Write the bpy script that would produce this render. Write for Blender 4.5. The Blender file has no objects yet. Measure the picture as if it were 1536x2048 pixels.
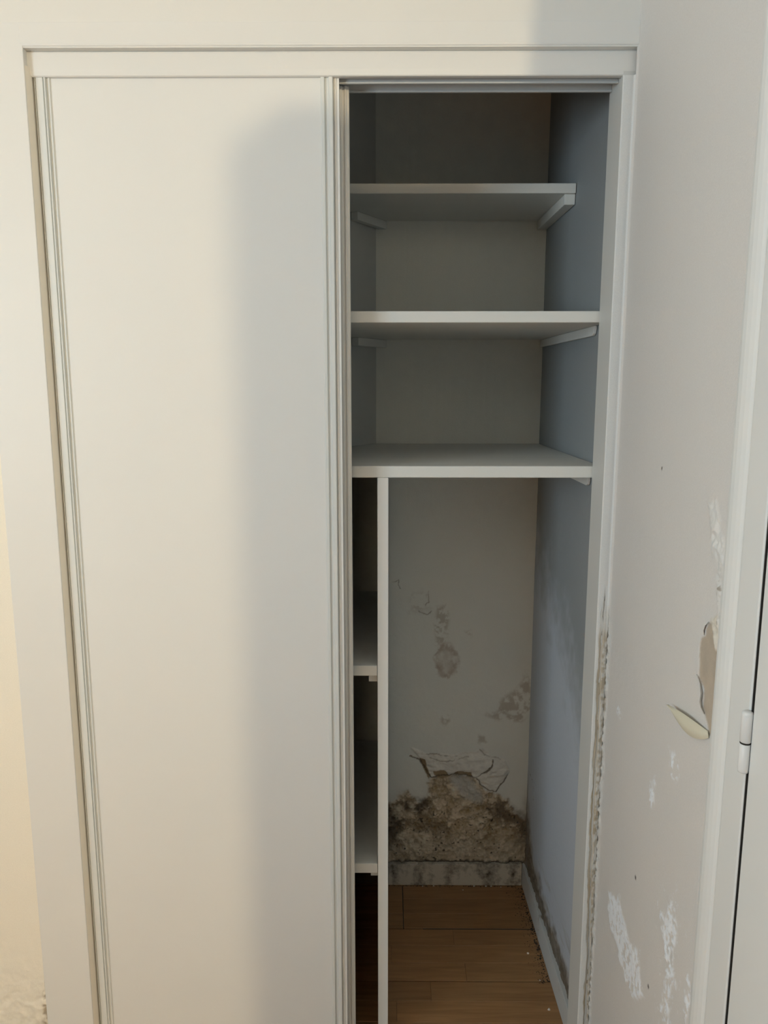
import bpy, bmesh, math, random
import numpy as np

scene = bpy.context.scene
COL = scene.collection

# ------------------------------------------------------------------ camera
cam_data = bpy.data.cameras.new('camera')
cam = bpy.data.objects.new('camera', cam_data)
COL.objects.link(cam)
cam_data.sensor_fit = 'HORIZONTAL'
cam_data.sensor_width = 36.0
cam_data.lens = 1519.34 / 1536.0 * 36.0
cam_data.clip_start = 0.02
cam.location = (0.0, -1.4604, 1.55)
cam.rotation_euler = (math.pi / 2 - 0.1669, 0.0, 0.0061)
scene.camera = cam

# ------------------------------------------------------------------ view + world
scene.view_settings.view_transform = 'Standard'
scene.view_settings.look = 'None'
scene.view_settings.gamma = 1.0
scene.view_settings.use_curve_mapping = False
scene.view_settings.exposure = 0.33

world = bpy.data.worlds.new('daylight_sky')
scene.world = world
world.use_nodes = True
wn = world.node_tree.nodes
wn['Background'].inputs[0].default_value = (0.62, 0.76, 1.0, 1)
wn['Background'].inputs[1].default_value = 1.0

# daylight entering through the window in the left wall
ROOM_L, ROOM_R, ROOM_REAR, CEIL = -2.7, 0.4404, -4.7, 2.5
WIN_Y0, WIN_Y1, WIN_Z0, WIN_Z1 = -3.5, -2.0, 1.0, 2.2
ad = bpy.data.lights.new('window_daylight', 'AREA')
ad.shape = 'RECTANGLE'
ad.size = WIN_Z1 - WIN_Z0 - 0.1
ad.size_y = WIN_Y1 - WIN_Y0 - 0.1
ad.energy = 61.0
ad.color = (0.70, 0.88, 1.0)
al = bpy.data.objects.new('window_daylight', ad)
COL.objects.link(al)
al.location = (ROOM_L + 0.03, (WIN_Y0 + WIN_Y1) / 2, (WIN_Z0 + WIN_Z1) / 2)
al.rotation_euler = (0, -math.pi / 2, 0)
LAMP_POS = (0.2, -4.2, 2.35)
LAMP_STRENGTH = 2700.0
LAMP_COLOR = (1.0, 0.80, 0.50)

# ------------------------------------------------------------------ main measures (metres)
XW = 0.4182      # right jamb
XR = 0.4404      # room right wall
XL = -0.6478     # left jamb
YB = 0.7062      # closet back wall
YF = 0.100       # shelf fronts
HH = 2.0942      # header underside
XSL = -0.7489    # left stile outer edge
def xin(y):      # inner face of the closet's slightly splayed right wall
    return 0.4282 + 0.0208 * (YB - y)

# ------------------------------------------------------------------ helpers
def lin(r, g, b):
    f = lambda c: (c / 255 / 12.92) if c / 255 <= 0.04045 else ((c / 255 + 0.055) / 1.055) ** 2.4
    return (f(r), f(g), f(b))

def link(name, me, mat=None, parent=None):
    o = bpy.data.objects.new(name, me)
    COL.objects.link(o)
    if mat is not None and len(me.materials) == 0:
        me.materials.append(mat)
    if parent is not None:
        o.parent = parent
    return o

def tag(o, label, cat=None, group=None, kind=None):
    if label: o['label'] = label
    if cat: o['category'] = cat
    if group: o['group'] = group
    if kind: o['kind'] = kind
    return o

def struct(o, label=None):
    o['kind'] = 'structure'
    if label: o['label'] = label
    return o

def thing(name, loc, label, cat, group=None):
    o = bpy.data.objects.new(name, None)
    COL.objects.link(o)
    o.location = loc
    o.empty_display_size = 0.05
    return tag(o, label, cat, group)

def mesh_from_bm(name, bm, smooth=False):
    me = bpy.data.meshes.new(name)
    bmesh.ops.recalc_face_normals(bm, faces=bm.faces)
    bm.to_mesh(me); bm.free()
    if smooth:
        for p in me.polygons: p.use_smooth = True
    return me

def box_bm(x0, x1, y0, y1, z0, z1, bev=0.0, seg=2):
    bm = bmesh.new()
    vs = [bm.verts.new((x, y, z)) for z in (z0, z1) for y in (y0, y1) for x in (x0, x1)]
    for f in ((0, 2, 3, 1), (4, 5, 7, 6), (0, 1, 5, 4), (2, 6, 7, 3), (0, 4, 6, 2), (1, 3, 7, 5)):
        bm.faces.new([vs[i] for i in f])
    if bev > 0:
        bmesh.ops.bevel(bm, geom=list(bm.edges), offset=bev, segments=seg, affect='EDGES', profile=0.5)
    return bm

def box(name, x0, x1, y0, y1, z0, z1, mat, parent=None, bev=0.0, seg=2):
    return link(name, mesh_from_bm(name, box_bm(x0, x1, y0, y1, z0, z1, bev, seg)), mat, parent)

def prism(name, pts, lo, hi, mat, parent=None, axis='z', smooth=False, bev=0.0):
    """extrude a closed outline; pts are the two other coordinates"""
    def co(p, t):
        if axis == 'z': return (p[0], p[1], t)
        if axis == 'x': return (t, p[0], p[1])
        return (p[0], t, p[1])
    bm = bmesh.new()
    a = [bm.verts.new(co(p, lo)) for p in pts]
    b = [bm.verts.new(co(p, hi)) for p in pts]
    n = len(pts)
    bm.faces.new(a); bm.faces.new(b[::-1])
    for i in range(n):
        bm.faces.new((a[i], b[i], b[(i + 1) % n], a[(i + 1) % n]))
    if bev > 0:
        bmesh.ops.bevel(bm, geom=list(bm.edges), offset=bev, segments=2, affect='EDGES', profile=0.5)
    return link(name, mesh_from_bm(name, bm, smooth), mat, parent)

def lathe(name, prof, mat, parent=None, seg=32, center=(0, 0)):
    bm = bmesh.new()
    rings = []
    for r, z in prof:
        rings.append([bm.verts.new((center[0] + r * math.cos(2 * math.pi * k / seg),
                                    center[1] + r * math.sin(2 * math.pi * k / seg), z)) for k in range(seg)])
    for i in range(len(rings) - 1):
        for k in range(seg):
            bm.faces.new((rings[i][k], rings[i][(k + 1) % seg], rings[i + 1][(k + 1) % seg], rings[i + 1][k]))
    bm.faces.new(rings[0][::-1]); bm.faces.new(rings[-1])
    return link(name, mesh_from_bm(name, bm, True), mat, parent)

# ------------------------------------------------------------------ numpy noise
def _hash(ix, iy, seed):
    h = (ix.astype(np.int64) * 374761393 + iy.astype(np.int64) * 668265263 + seed * 1274126177) & 0xFFFFFFFF
    h = ((h ^ (h >> 13)) * 1274126177) & 0xFFFFFFFF
    return ((h ^ (h >> 16)) & 0xFFFF) / 65535.0

def vnoise(x, y, seed=0):
    ix, iy = np.floor(x), np.floor(y)
    fx, fy = x - ix, y - iy
    fx = fx * fx * fx * (fx * (fx * 6 - 15) + 10); fy = fy * fy * fy * (fy * (fy * 6 - 15) + 10)
    a = _hash(ix, iy, seed); b = _hash(ix + 1, iy, seed)
    c = _hash(ix, iy + 1, seed); d = _hash(ix + 1, iy + 1, seed)
    return (a * (1 - fx) + b * fx) * (1 - fy) + (c * (1 - fx) + d * fx) * fy

def fbm(x, y, sc, oct=4, seed=0, gain=0.55):
    s, amp, tot = 0.0, 1.0, 0.0
    for o in range(oct):
        s = s + amp * vnoise(x * sc + o * 17.3, y * sc - o * 9.1, seed + o)
        tot += amp; amp *= gain; sc *= 2.03
    return s / tot * 2 - 1          # -1 .. 1

def sstep(e0, e1, x):
    t = np.clip((x - e0) / (e1 - e0), 0, 1)
    return t * t * (3 - 2 * t)

def sdist(x, y, poly):
    """signed distance to a polygon, negative inside"""
    d = np.full(x.shape, 1e9); inside = np.zeros(x.shape, bool)
    n = len(poly)
    for i in range(n):
        x0, y0 = poly[i]; x1, y1 = poly[(i + 1) % n]
        ex, ey = x1 - x0, y1 - y0
        t = np.clip(((x - x0) * ex + (y - y0) * ey) / (ex * ex + ey * ey + 1e-12), 0, 1)
        d = np.minimum(d, np.hypot(x - x0 - t * ex, y - y0 - t * ey))
        c = ((y0 > y) != (y1 > y)) & (x < ex * (y - y0) / (ey if abs(ey) > 1e-9 else 1e-9) + x0)
        inside ^= c
    return np.where(inside, -d, d)

def ldist(x, y, line):
    d = np.full(x.shape, 1e9)
    for (x0, y0), (x1, y1) in zip(line[:-1], line[1:]):
        ex, ey = x1 - x0, y1 - y0
        t = np.clip(((x - x0) * ex + (y - y0) * ey) / (ex * ex + ey * ey + 1e-12), 0, 1)
        d = np.minimum(d, np.hypot(x - x0 - t * ex, y - y0 - t * ey))
    return d

def mixc(col, mask, rgb):
    c = np.asarray(rgb)
    if c.ndim == 1: c = c[None, None, :]
    return col * (1 - mask[..., None]) + c * mask[..., None]

def axis_lines(spans):
    """spans: list of (lo, hi, step)"""
    out = []
    for lo, hi, st in spans:
        n = max(1, int(round((hi - lo) / st)))
        out.extend(list(np.linspace(lo, hi, n, endpoint=False)))
    out.append(spans[-1][1])
    return np.array(out)

def grid_surface(name, XYZ, colour, mat, flip=False, parent=None):
    nv, nu, _ = XYZ.shape
    me = bpy.data.meshes.new(name)
    co = XYZ.reshape(-1, 3).astype(np.float32)
    i = np.arange(nv * nu).reshape(nv, nu)
    q = np.stack([i[:-1, :-1], i[:-1, 1:], i[1:, 1:], i[1:, :-1]], -1).reshape(-1, 4)
    if flip: q = q[:, ::-1]
    nf = len(q)
    me.vertices.add(len(co)); me.vertices.foreach_set('co', co.ravel())
    me.loops.add(nf * 4); me.loops.foreach_set('vertex_index', q.ravel().astype(np.int32))
    me.polygons.add(nf)
    me.polygons.foreach_set('loop_start', np.arange(0, nf * 4, 4, dtype=np.int32))
    me.polygons.foreach_set('use_smooth', np.ones(nf, dtype=bool))
    me.update(calc_edges=True)
    a = me.attributes.new('wear', 'FLOAT_COLOR', 'POINT')
    c = np.ones((len(co), 4), np.float32); c[:, :3] = colour.reshape(-1, 3)
    a.data.foreach_set('color', c.ravel())
    me.validate()
    return link(name, me, mat, parent)

# ------------------------------------------------------------------ materials
def new_mat(name):
    m = bpy.data.materials.new(name)
    m.use_nodes = True
    nt = m.node_tree
    return m, nt, nt.nodes['Principled BSDF']

def noise_node(nt, scale, detail=3.0, vec=None):
    n = nt.nodes.new('ShaderNodeTexNoise')
    n.inputs['Scale'].default_value = scale
    n.inputs['Detail'].default_value = detail
    if vec is not None: nt.links.new(vec, n.inputs['Vector'])
    return n

def paint(name, rgb, rough=0.45, var=0.03, bump=0.04, bscale=220.0, spec=0.4, stretch=None):
    m, nt, b = new_mat(name)
    tc = nt.nodes.new('ShaderNodeTexCoord')
    vec = tc.outputs['Object']
    if stretch:
        mp = nt.nodes.new('ShaderNodeMapping'); mp.inputs['Scale'].default_value = stretch
        nt.links.new(vec, mp.inputs['Vector']); vec = mp.outputs['Vector']
    n = noise_node(nt, 6.0, 4, vec)
    r = nt.nodes.new('ShaderNodeMix'); r.data_type = 'RGBA'
    c = np.array(rgb)
    r.inputs['A'].default_value = (*(c * (1 - var)), 1)
    r.inputs['B'].default_value = (*np.minimum(c * (1 + var), 1), 1)
    nt.links.new(n.outputs['Fac'], r.inputs['Factor'])
    nt.links.new(r.outputs['Result'], b.inputs['Base Color'])
    b.inputs['Roughness'].default_value = rough
    b.inputs['Specular IOR Level'].default_value = spec
    n2 = noise_node(nt, bscale, 3, vec)
    bp = nt.nodes.new('ShaderNodeBump')
    bp.inputs['Strength'].default_value = bump
    bp.inputs['Distance'].default_value = 0.002
    nt.links.new(n2.outputs['Fac'], bp.inputs['Height'])
    nt.links.new(bp.outputs['Normal'], b.inputs['Normal'])
    return m

def worn(name, rough=0.6, bump=0.15, bscale=350.0):
    """surface whose stains come from the wear attribute"""
    m, nt, b = new_mat(name)
    at = nt.nodes.new('ShaderNodeAttribute'); at.attribute_name = 'wear'
    tc = nt.nodes.new('ShaderNodeTexCoord')
    n = noise_node(nt, 500.0, 3, tc.outputs['Object'])
    mr = nt.nodes.new('ShaderNodeMapRange')
    mr.inputs['To Min'].default_value = 0.93; mr.inputs['To Max'].default_value = 1.07
    nt.links.new(n.outputs['Fac'], mr.inputs['Value'])
    vm = nt.nodes.new('ShaderNodeVectorMath'); vm.operation = 'SCALE'
    nt.links.new(at.outputs['Color'], vm.inputs[0]); nt.links.new(mr.outputs['Result'], vm.inputs['Scale'])
    nt.links.new(vm.outputs['Vector'], b.inputs['Base Color'])
    b.inputs['Roughness'].default_value = rough
    b.inputs['Specular IOR Level'].default_value = 0.3
    n2 = noise_node(nt, bscale, 4, tc.outputs['Object'])
    bp = nt.nodes.new('ShaderNodeBump')
    bp.inputs['Strength'].default_value = bump; bp.inputs['Distance'].default_value = 0.002
    nt.links.new(n2.outputs['Fac'], bp.inputs['Height'])
    nt.links.new(bp.outputs['Normal'], b.inputs['Normal'])
    return m

def dirty_paint(name, rgb, dirt, lo, hi, scale):
    m, nt, b = new_mat(name)
    tc = nt.nodes.new('ShaderNodeTexCoord')
    n = noise_node(nt, scale, 6, tc.outputs['Object'])
    n.inputs['Roughness'].default_value = 0.7
    mp = nt.nodes.new('ShaderNodeMapping'); mp.inputs['Scale'].default_value = (1.3, 1.3, 0.35)
    nt.links.new(tc.outputs['Object'], mp.inputs['Vector'])
    nb = noise_node(nt, scale * 0.3, 5, mp.outputs['Vector'])
    av = nt.nodes.new('ShaderNodeMix'); av.data_type = 'FLOAT'; av.inputs['Factor'].default_value = 0.55
    nt.links.new(n.outputs['Fac'], av.inputs['A']); nt.links.new(nb.outputs['Fac'], av.inputs['B'])
    cr = nt.nodes.new('ShaderNodeValToRGB')
    cr.color_ramp.elements[0].position = lo; cr.color_ramp.elements[0].color = (*rgb, 1)
    cr.color_ramp.elements[1].position = hi; cr.color_ramp.elements[1].color = (*dirt, 1)
    nt.links.new(av.outputs['Result'], cr.inputs['Fac'])
    nt.links.new(cr.outputs['Color'], b.inputs['Base Color'])
    b.inputs['Roughness'].default_value = 0.7
    bp = nt.nodes.new('ShaderNodeBump'); bp.inputs['Strength'].default_value = 0.3
    bp.inputs['Distance'].default_value = 0.003
    nt.links.new(n.outputs['Fac'], bp.inputs['Height']); nt.links.new(bp.outputs['Normal'], b.inputs['Normal'])
    return m

def wood(name, dark, light, rough=0.4):
    m, nt, b = new_mat(name)
    tc = nt.nodes.new('ShaderNodeTexCoord')
    oi = nt.nodes.new('ShaderNodeObjectInfo')
    add = nt.nodes.new('ShaderNodeVectorMath'); add.operation = 'ADD'
    cb = nt.nodes.new('ShaderNodeCombineXYZ')
    mul = nt.nodes.new('ShaderNodeMath'); mul.operation = 'MULTIPLY'; mul.inputs[1].default_value = 37.0
    nt.links.new(oi.outputs['Random'], mul.inputs[0])
    nt.links.new(mul.outputs[0], cb.inputs['X']); nt.links.new(mul.outputs[0], cb.inputs['Y'])
    nt.links.new(tc.outputs['Object'], add.inputs[0]); nt.links.new(cb.outputs['Vector'], add.inputs[1])
    mp = nt.nodes.new('ShaderNodeMapping'); mp.inputs['Scale'].default_value = (2.0, 26.0, 26.0)
    nt.links.new(add.outputs['Vector'], mp.inputs['Vector'])
    n = noise_node(nt, 3.0, 6, mp.outputs['Vector'])
    n.inputs['Distortion'].default_value = 0.6
    cr = nt.nodes.new('ShaderNodeValToRGB')
    cr.color_ramp.elements[0].position = 0.25; cr.color_ramp.elements[0].color = (*dark, 1)
    cr.color_ramp.elements[1].position = 0.75; cr.color_ramp.elements[1].color = (*light, 1)
    nt.links.new(n.outputs['Fac'], cr.inputs['Fac'])
    mr = nt.nodes.new('ShaderNodeMapRange'); mr.inputs['To Min'].default_value = 0.88; mr.inputs['To Max'].default_value = 1.1
    nt.links.new(oi.outputs['Random'], mr.inputs['Value'])
    vm = nt.nodes.new('ShaderNodeVectorMath'); vm.operation = 'SCALE'
    nt.links.new(cr.outputs['Color'], vm.inputs[0]); nt.links.new(mr.outputs['Result'], vm.inputs['Scale'])
    nt.links.new(vm.outputs['Vector'], b.inputs['Base Color'])
    b.inputs['Roughness'].default_value = rough
    return m

WHITE = (0.80, 0.79, 0.75)
M_DOOR = paint('door_laminate', (0.80, 0.795, 0.765), rough=0.5, var=0.012, bump=0.03, bscale=400)
M_PROFILE = paint('profile_lacquer', (0.76, 0.77, 0.74), rough=0.28, var=0.02, bump=0.02, stretch=(1, 1, 0.05))
M_TRIM = paint('trim_gloss_paint', (0.80, 0.79, 0.755), rough=0.42, var=0.015, bump=0.05, bscale=120)
M_LIP = paint('lip_lacquer', (0.88, 0.865, 0.82), rough=0.4, var=0.01, bump=0.0)
M_INNER = paint('closet_inner_paint', (0.58, 0.58, 0.55), rough=0.7)
M_JAMB = paint('jamb_paint', (0.90, 0.84, 0.73), rough=0.45, var=0.03, bump=0.05)
M_JAMB_R = paint('jamb_grey_paint', (0.70, 0.69, 0.65), rough=0.5, var=0.03, bump=0.05)
M_SHELF = paint('shelf_paint', (0.78, 0.77, 0.72), rough=0.55, var=0.05, bump=0.18, bscale=60, stretch=(0.25, 2, 2))
M_DIV = paint('divider_paint', (0.86, 0.85, 0.81), rough=0.5, var=0.04, bump=0.1, bscale=60, stretch=(2, 2, 0.2))
M_WALLW = paint('white_wall_paint', (0.78, 0.75, 0.68), rough=0.7, var=0.02, bump=0.12, bscale=180)
M_REAR = paint('taupe_wall_paint', (0.22, 0.20, 0.18), rough=0.7)
M_CEIL = paint('ceiling_paint', (0.87, 0.87, 0.85), rough=0.8, var=0.01, bump=0.05)
M_TRACK = paint('track_grey', (0.60, 0.61, 0.60), rough=0.35, var=0.02, bump=0.0)
M_WORN = worn('worn_plaster')
M_BASE = dirty_paint('dirty_baseboard', (0.62, 0.57, 0.48), (0.07, 0.05, 0.035), 0.46, 0.66, 60)
M_BASE_R = dirty_paint('grey_baseboard', (0.62, 0.62, 0.60), (0.22, 0.17, 0.12), 0.58, 0.78, 30)
M_WOOD = wood('laminate_oak', (0.27, 0.135, 0.052), (0.41, 0.22, 0.092))
M_GAP = paint('dark_gap', (0.03, 0.025, 0.02), rough=0.9)
M_FLAP = paint('old_yellow_paint', (0.72, 0.66, 0.51), rough=0.6, var=0.05, bump=0.1)
M_METALW = paint('hinge_paint', (0.79, 0.77, 0.74), rough=0.35, var=0.01, bump=0.03)
M_CRUMB = paint('plaster_crumb', (0.78, 0.75, 0.68), rough=0.8)
M_DIRT = paint('black_dirt', (0.035, 0.028, 0.02), rough=0.95)

# ================================================================== SETTING
# floor under everything and the laminate strips that show in the closet
floor = struct(box('floor', ROOM_L - 0.1, XR + 0.5, ROOM_REAR - 0.1, 0.85, -0.12, -0.008, M_GAP), 'brown wood laminate floor')
rng = random.Random(4)
def plank(x0, x1, y0, y1):
    return box('plank', x0, x1, y0, y1, -0.008, 0.0, M_WOOD, floor, bev=0.0006, seg=1)
yrow = 0.697
k = 0
rows = []
while yrow > -0.2:
    rows.append((yrow - 0.065, yrow, k)); yrow -= 0.065; k += 1
rows.insert(0, (0.697, 0.80, -1))
for (y0, y1, k) in rows:
    g0 = 0.0021 if (k % 3 == 2) else 0.00012      # wide joint at the front edge of every third strip
    g1 = 0.0018 if (k % 3 == 0) else 0.00012
    if k in (0, 1, 2):
        cuts = [-0.70, -0.36, 0.0446, 0.47]
        if k == 1: cuts = [-0.70, -0.30, 0.0446, 0.47]
    else:
        off = rng.uniform(0.0, 0.4)
        cuts = [-0.70]
        c = -0.70 + off
        while c < 0.40:
            cuts.append(c); c += 0.42 + rng.uniform(-0.03, 0.03)
        cuts.append(0.47)
        cuts = sorted(set(cuts))
    for a, b in zip(cuts[:-1], cuts[1:]):
        if b - a < 0.01: continue
        ga = 0.0011 if (abs(a - 0.0446) < 1e-6) else 0.00015
        gb = 0.0011 if (abs(b - 0.0446) < 1e-6) else 0.00015
        plank(a + ga, b - gb, y0 + g0, y1 - g1)
box('joint', 0.10, 0.425, 0.5003, 0.5040, -0.0078, -0.0006, M_GAP, floor)
box('joint', 0.0436, 0.0456, 0.508, 0.690, -0.0078, -0.0006, M_GAP, floor)
# the rest of the room's laminate, behind the camera
room_strips = box('laminate_field', ROOM_L, XR + 0.3, ROOM_REAR, -0.2235, -0.008, 0.0, M_WOOD, floor)
room_strips['kind'] = 'stuff'

struct(box('ceiling', ROOM_L - 0.1, XR + 0.5, ROOM_REAR - 0.1, 0.95, CEIL, CEIL + 0.1, M_CEIL), 'plain white ceiling')
# left wall with the window opening
def wall_left():
    bm = bmesh.new()
    for (y0, y1, z0, z1) in ((ROOM_REAR, WIN_Y0, 0, CEIL), (WIN_Y1, 0.2, 0, CEIL), (WIN_Y0, WIN_Y1, 0, WIN_Z0), (WIN_Y0, WIN_Y1, WIN_Z1, CEIL)):
        b = box_bm(ROOM_L - 0.2, ROOM_L, y0, y1, z0, z1)
        tmp = bpy.data.meshes.new('t'); b.to_mesh(tmp); b.free(); bm.from_mesh(tmp); bpy.data.meshes.remove(tmp)
    return link('wall_left', mesh_from_bm('wall_left', bm), M_WALLW)
struct(wall_left(), 'cream wall with the window, out of the picture')
w1 = bpy.data.objects.new('window_1', None); COL.objects.link(w1); w1.location = (0, 0, 0)
struct(w1, 'white framed window')
for (y0, y1, z0, z1) in ((WIN_Y0, WIN_Y1, WIN_Z0, WIN_Z0 + .05), (WIN_Y0, WIN_Y1, WIN_Z1 - .05, WIN_Z1), (WIN_Y0, WIN_Y0 + .05, WIN_Z0, WIN_Z1), (WIN_Y1 - .05, WIN_Y1, WIN_Z0, WIN_Z1), ((WIN_Y0 + WIN_Y1) / 2 - .03, (WIN_Y0 + WIN_Y1) / 2 + .03, WIN_Z0, WIN_Z1)):
    box('window_frame', ROOM_L - 0.12, ROOM_L - 0.06, y0, y1, z0, z1, M_TRIM, w1)
mg, nt, b = new_mat('window_glass')
b.inputs['Transmission Weight'].default_value = 1.0; b.inputs['Roughness'].default_value = 0.0; b.inputs['IOR'].default_value = 1.45
for (y0, y1) in ((WIN_Y0 + .05, (WIN_Y0 + WIN_Y1) / 2 - .03), ((WIN_Y0 + WIN_Y1) / 2 + .03, WIN_Y1 - .05)):
    box('pane', ROOM_L - 0.095, ROOM_L - 0.089, y0, y1, WIN_Z0 + .05, WIN_Z1 - .05, mg, w1)
struct(box('wall_rear', ROOM_L - 0.2, XR + 0.3, ROOM_REAR - 0.15, ROOM_REAR, 0, CEIL, M_REAR), 'taupe rear wall, out of the picture')

# front wall pieces around the closet opening ----------------------------------------------
M_UPPER = paint('upper_wall_paint', (0.80, 0.785, 0.74), rough=0.6, var=0.015, bump=0.10, bscale=180)
wf = struct(prism('wall_front', [(-0.0022, 2.1365), (0.0225, 2.1365), (0.0225, 2.112), (YF - 0.012, 2.112), (YF - 0.012, CEIL), (-0.0022, CEIL)], XSL - 0.001, XR + 0.05, M_UPPER, axis='x'), 'cream wall above the closet')
box('fascia_board', -0.6526, XR, -0.0042, 0.0035, 2.1418, 2.178, M_TRIM, wf, bev=0.0010)
prism('fascia_bevel', [(-0.0042, 2.1424), (-0.0038, 2.1402), (-0.0028, 2.1388), (0.0110, 2.1362), (0.0150, 2.1362), (0.0150, 2.1424)], -0.6490, XR, M_TRIM, wf, axis='x')
# left part of the wall: cream plaster, blistered near the floor
xs = axis_lines([(ROOM_L, -1.0, 0.1), (-1.0, -0.90, 0.01), (-0.90, XSL, 0.0025)])
zs = axis_lines([(0.0, 0.42, 0.0025), (0.42, 0.9, 0.01), (0.9, CEIL, 0.1)])
Xg, Zg = np.meshgrid(xs, zs)
low = sstep(0.36, 0.12, Zg + 0.05 * fbm(Xg, Zg, 9, 3, 3)) * sstep(-1.1, -0.95, Xg)
h = 0.0035 * low * (fbm(Xg, Zg, 55, 4, 5) * 0.8 + 0.2) + 0.0006 * fbm(Xg, Zg, 60, 3, 8)
c = np.ones(Xg.shape + (3,)) * np.array((0.90, 0.84, 0.72))
edge = XSL - Xg
chip = sstep(0.006, 0.0, edge - 0.010 * sstep(0.27, 0.16, Zg) * (0.6 + fbm(Xg, Zg, 60, 3, 12)) - 0.002) * sstep(0.275, 0.255, Zg + 0.02 * fbm(Xg, Zg, 90, 2, 4)) * sstep(-0.15, 0.2, fbm(Xg, Zg, 80, 3, 21) + 0.25 * sstep(.25, .15, Zg))
c = mixc(c, np.clip(chip, 0, 1) * 0.85, (0.36, 0.29, 0.20)); h = h - 0.002 * chip
gp = sstep(0.05, 0.35, fbm(Xg, Zg, 22, 4, 31)) * sstep(0.22, 0.16, Zg) * sstep(-0.80, -0.765, Xg)
c = mixc(c, gp * 0.45, (0.45, 0.38, 0.27))
edgeline = sstep(0.0022, 0.0008, edge) * sstep(0.25, 0.45, fbm(Xg, Zg, 18, 3, 44)) * sstep(0.9, 0.7, Zg)
c = mixc(c, edgeline * 0.7, (0.22, 0.18, 0.13))
Y = 0.0 - h
struct(grid_surface('wall_front_left', np.stack([Xg, Y, Zg], -1), c, M_WORN), 'cream plaster wall beside the closet, blistered near the floor')

# trims: left stile, header, right stile
trL = struct(box('trim_1', XSL, XL, -0.0038, 0.10, 0.0, 2.1778, M_TRIM, bev=0.0012), 'wide white painted board left of the closet opening')
prism('jamb_face', [(XL - 0.001, -0.0015), (XL + 0.0004, -0.0005), (-0.6428, 0.0125), (-0.6428, 0.0995), (XL - 0.001, 0.0995)], 0.0, HH + .015, M_JAMB, trL)
# shallow rounded upper edge of the header, which sits a little behind the fascia
hp = [(0.0125, HH), (0.0108, HH + 0.0016), (0.0102, HH + 0.012), (0.0102, 2.1325), (0.0108, 2.1348), (0.0122, 2.1360), (0.0222, 2.1360), (0.0222, HH)]
struct(prism('trim_2', hp, XL, XR, M_TRIM, axis='x'), 'white painted header board over the closet opening')

# right stile: narrow board, paint broken away along the corner
xs = axis_lines([(XW, XR + 0.0006, 0.0009)])
zs = axis_lines([(0.0, 1.25, 0.0022), (1.25, HH - 0.0004, 0.02)])
Xg, Zg = np.meshgrid(xs, zs)
cz = np.array([0.1647, 0.3471, 0.5834, 0.7421, 0.8305, 0.9173, 1.0235, 1.1376]); cx = np.array([.4356, .4351, .4308, .4297, .4307, .4297, .4297, .4322])
crk = np.interp(Zg, cz, cx) + 0.0018 * fbm(Xg * 0 + 3.1, Zg, 40, 4, 2)
c = np.ones(Xg.shape + (3,)) * np.array((0.80, 0.795, 0.77))
left_edge = crk - 0.0055 - 0.003 * fbm(Xg, Zg, 24, 4, 9)
zf = sstep(1.12, 1.04, Zg + 0.03 * fbm(Xg, Zg, 30, 3, 19))
bare = sstep(-0.0008, 0.0012, Xg - left_edge) * zf
fib = fbm(Xg * 8, Zg * 0.35, 60, 4, 14)
strength = np.clip(0.78 + 0.6 * fbm(Xg * 0.3, Zg, 7, 3, 61), 0, 1)
bc = np.array((0.50, 0.42, 0.30))[None, None] * (1 + 0.25 * fib[..., None])
c = mixc(c, bare * strength, bc)
white = sstep(0.0, 0.002, Xg - crk - 0.0015) * zf
c = mixc(c, white * sstep(-0.3, 0.2, fbm(Xg, Zg, 120, 3, 71)) * 0.85, (0.80, 0.78, 0.73))
wid = 0.0007 + 0.0014 * np.clip(fbm(Xg * 0, Zg, 22, 3, 33) + 0.25, 0, 1) + 0.0010 * sstep(0.5, 0.2, Zg)
wid = wid * 1.5
dk = sstep(wid, wid * 0.3, np.abs(Xg - crk)) * sstep(1.16, 1.10, Zg) * sstep(-0.65, -0.1, fbm(Xg * 0, Zg, 28, 3, 55))
c = mixc(c, dk * 0.97, (0.09, 0.065, 0.04))
h = -0.0010 * bare - 0.003 * dk + 0.0022 * white * (fbm(Xg, Zg, 160, 3, 77) * .5 + .4) + 0.0005 * bare * fib
bead = sstep(XR - 0.005, XR, Xg)        # caulk bead in the corner
h = h + 0.0035 * bead ** 2 * (1 - zf)
Y = 0.0085 - h
Y[:, 0] = 0.0120
XYZ = np.stack([Xg, Y, Zg], -1)
tr3 = struct(grid_surface('trim_3', XYZ, c, M_WORN), 'narrow white board right of the closet opening, paint broken along the corner')
box('jamb_face', XW, XR + 0.05, 0.0105, 0.0945, 0.0, HH + 0.016, M_JAMB_R, tr3, bev=0.0008)

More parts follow.
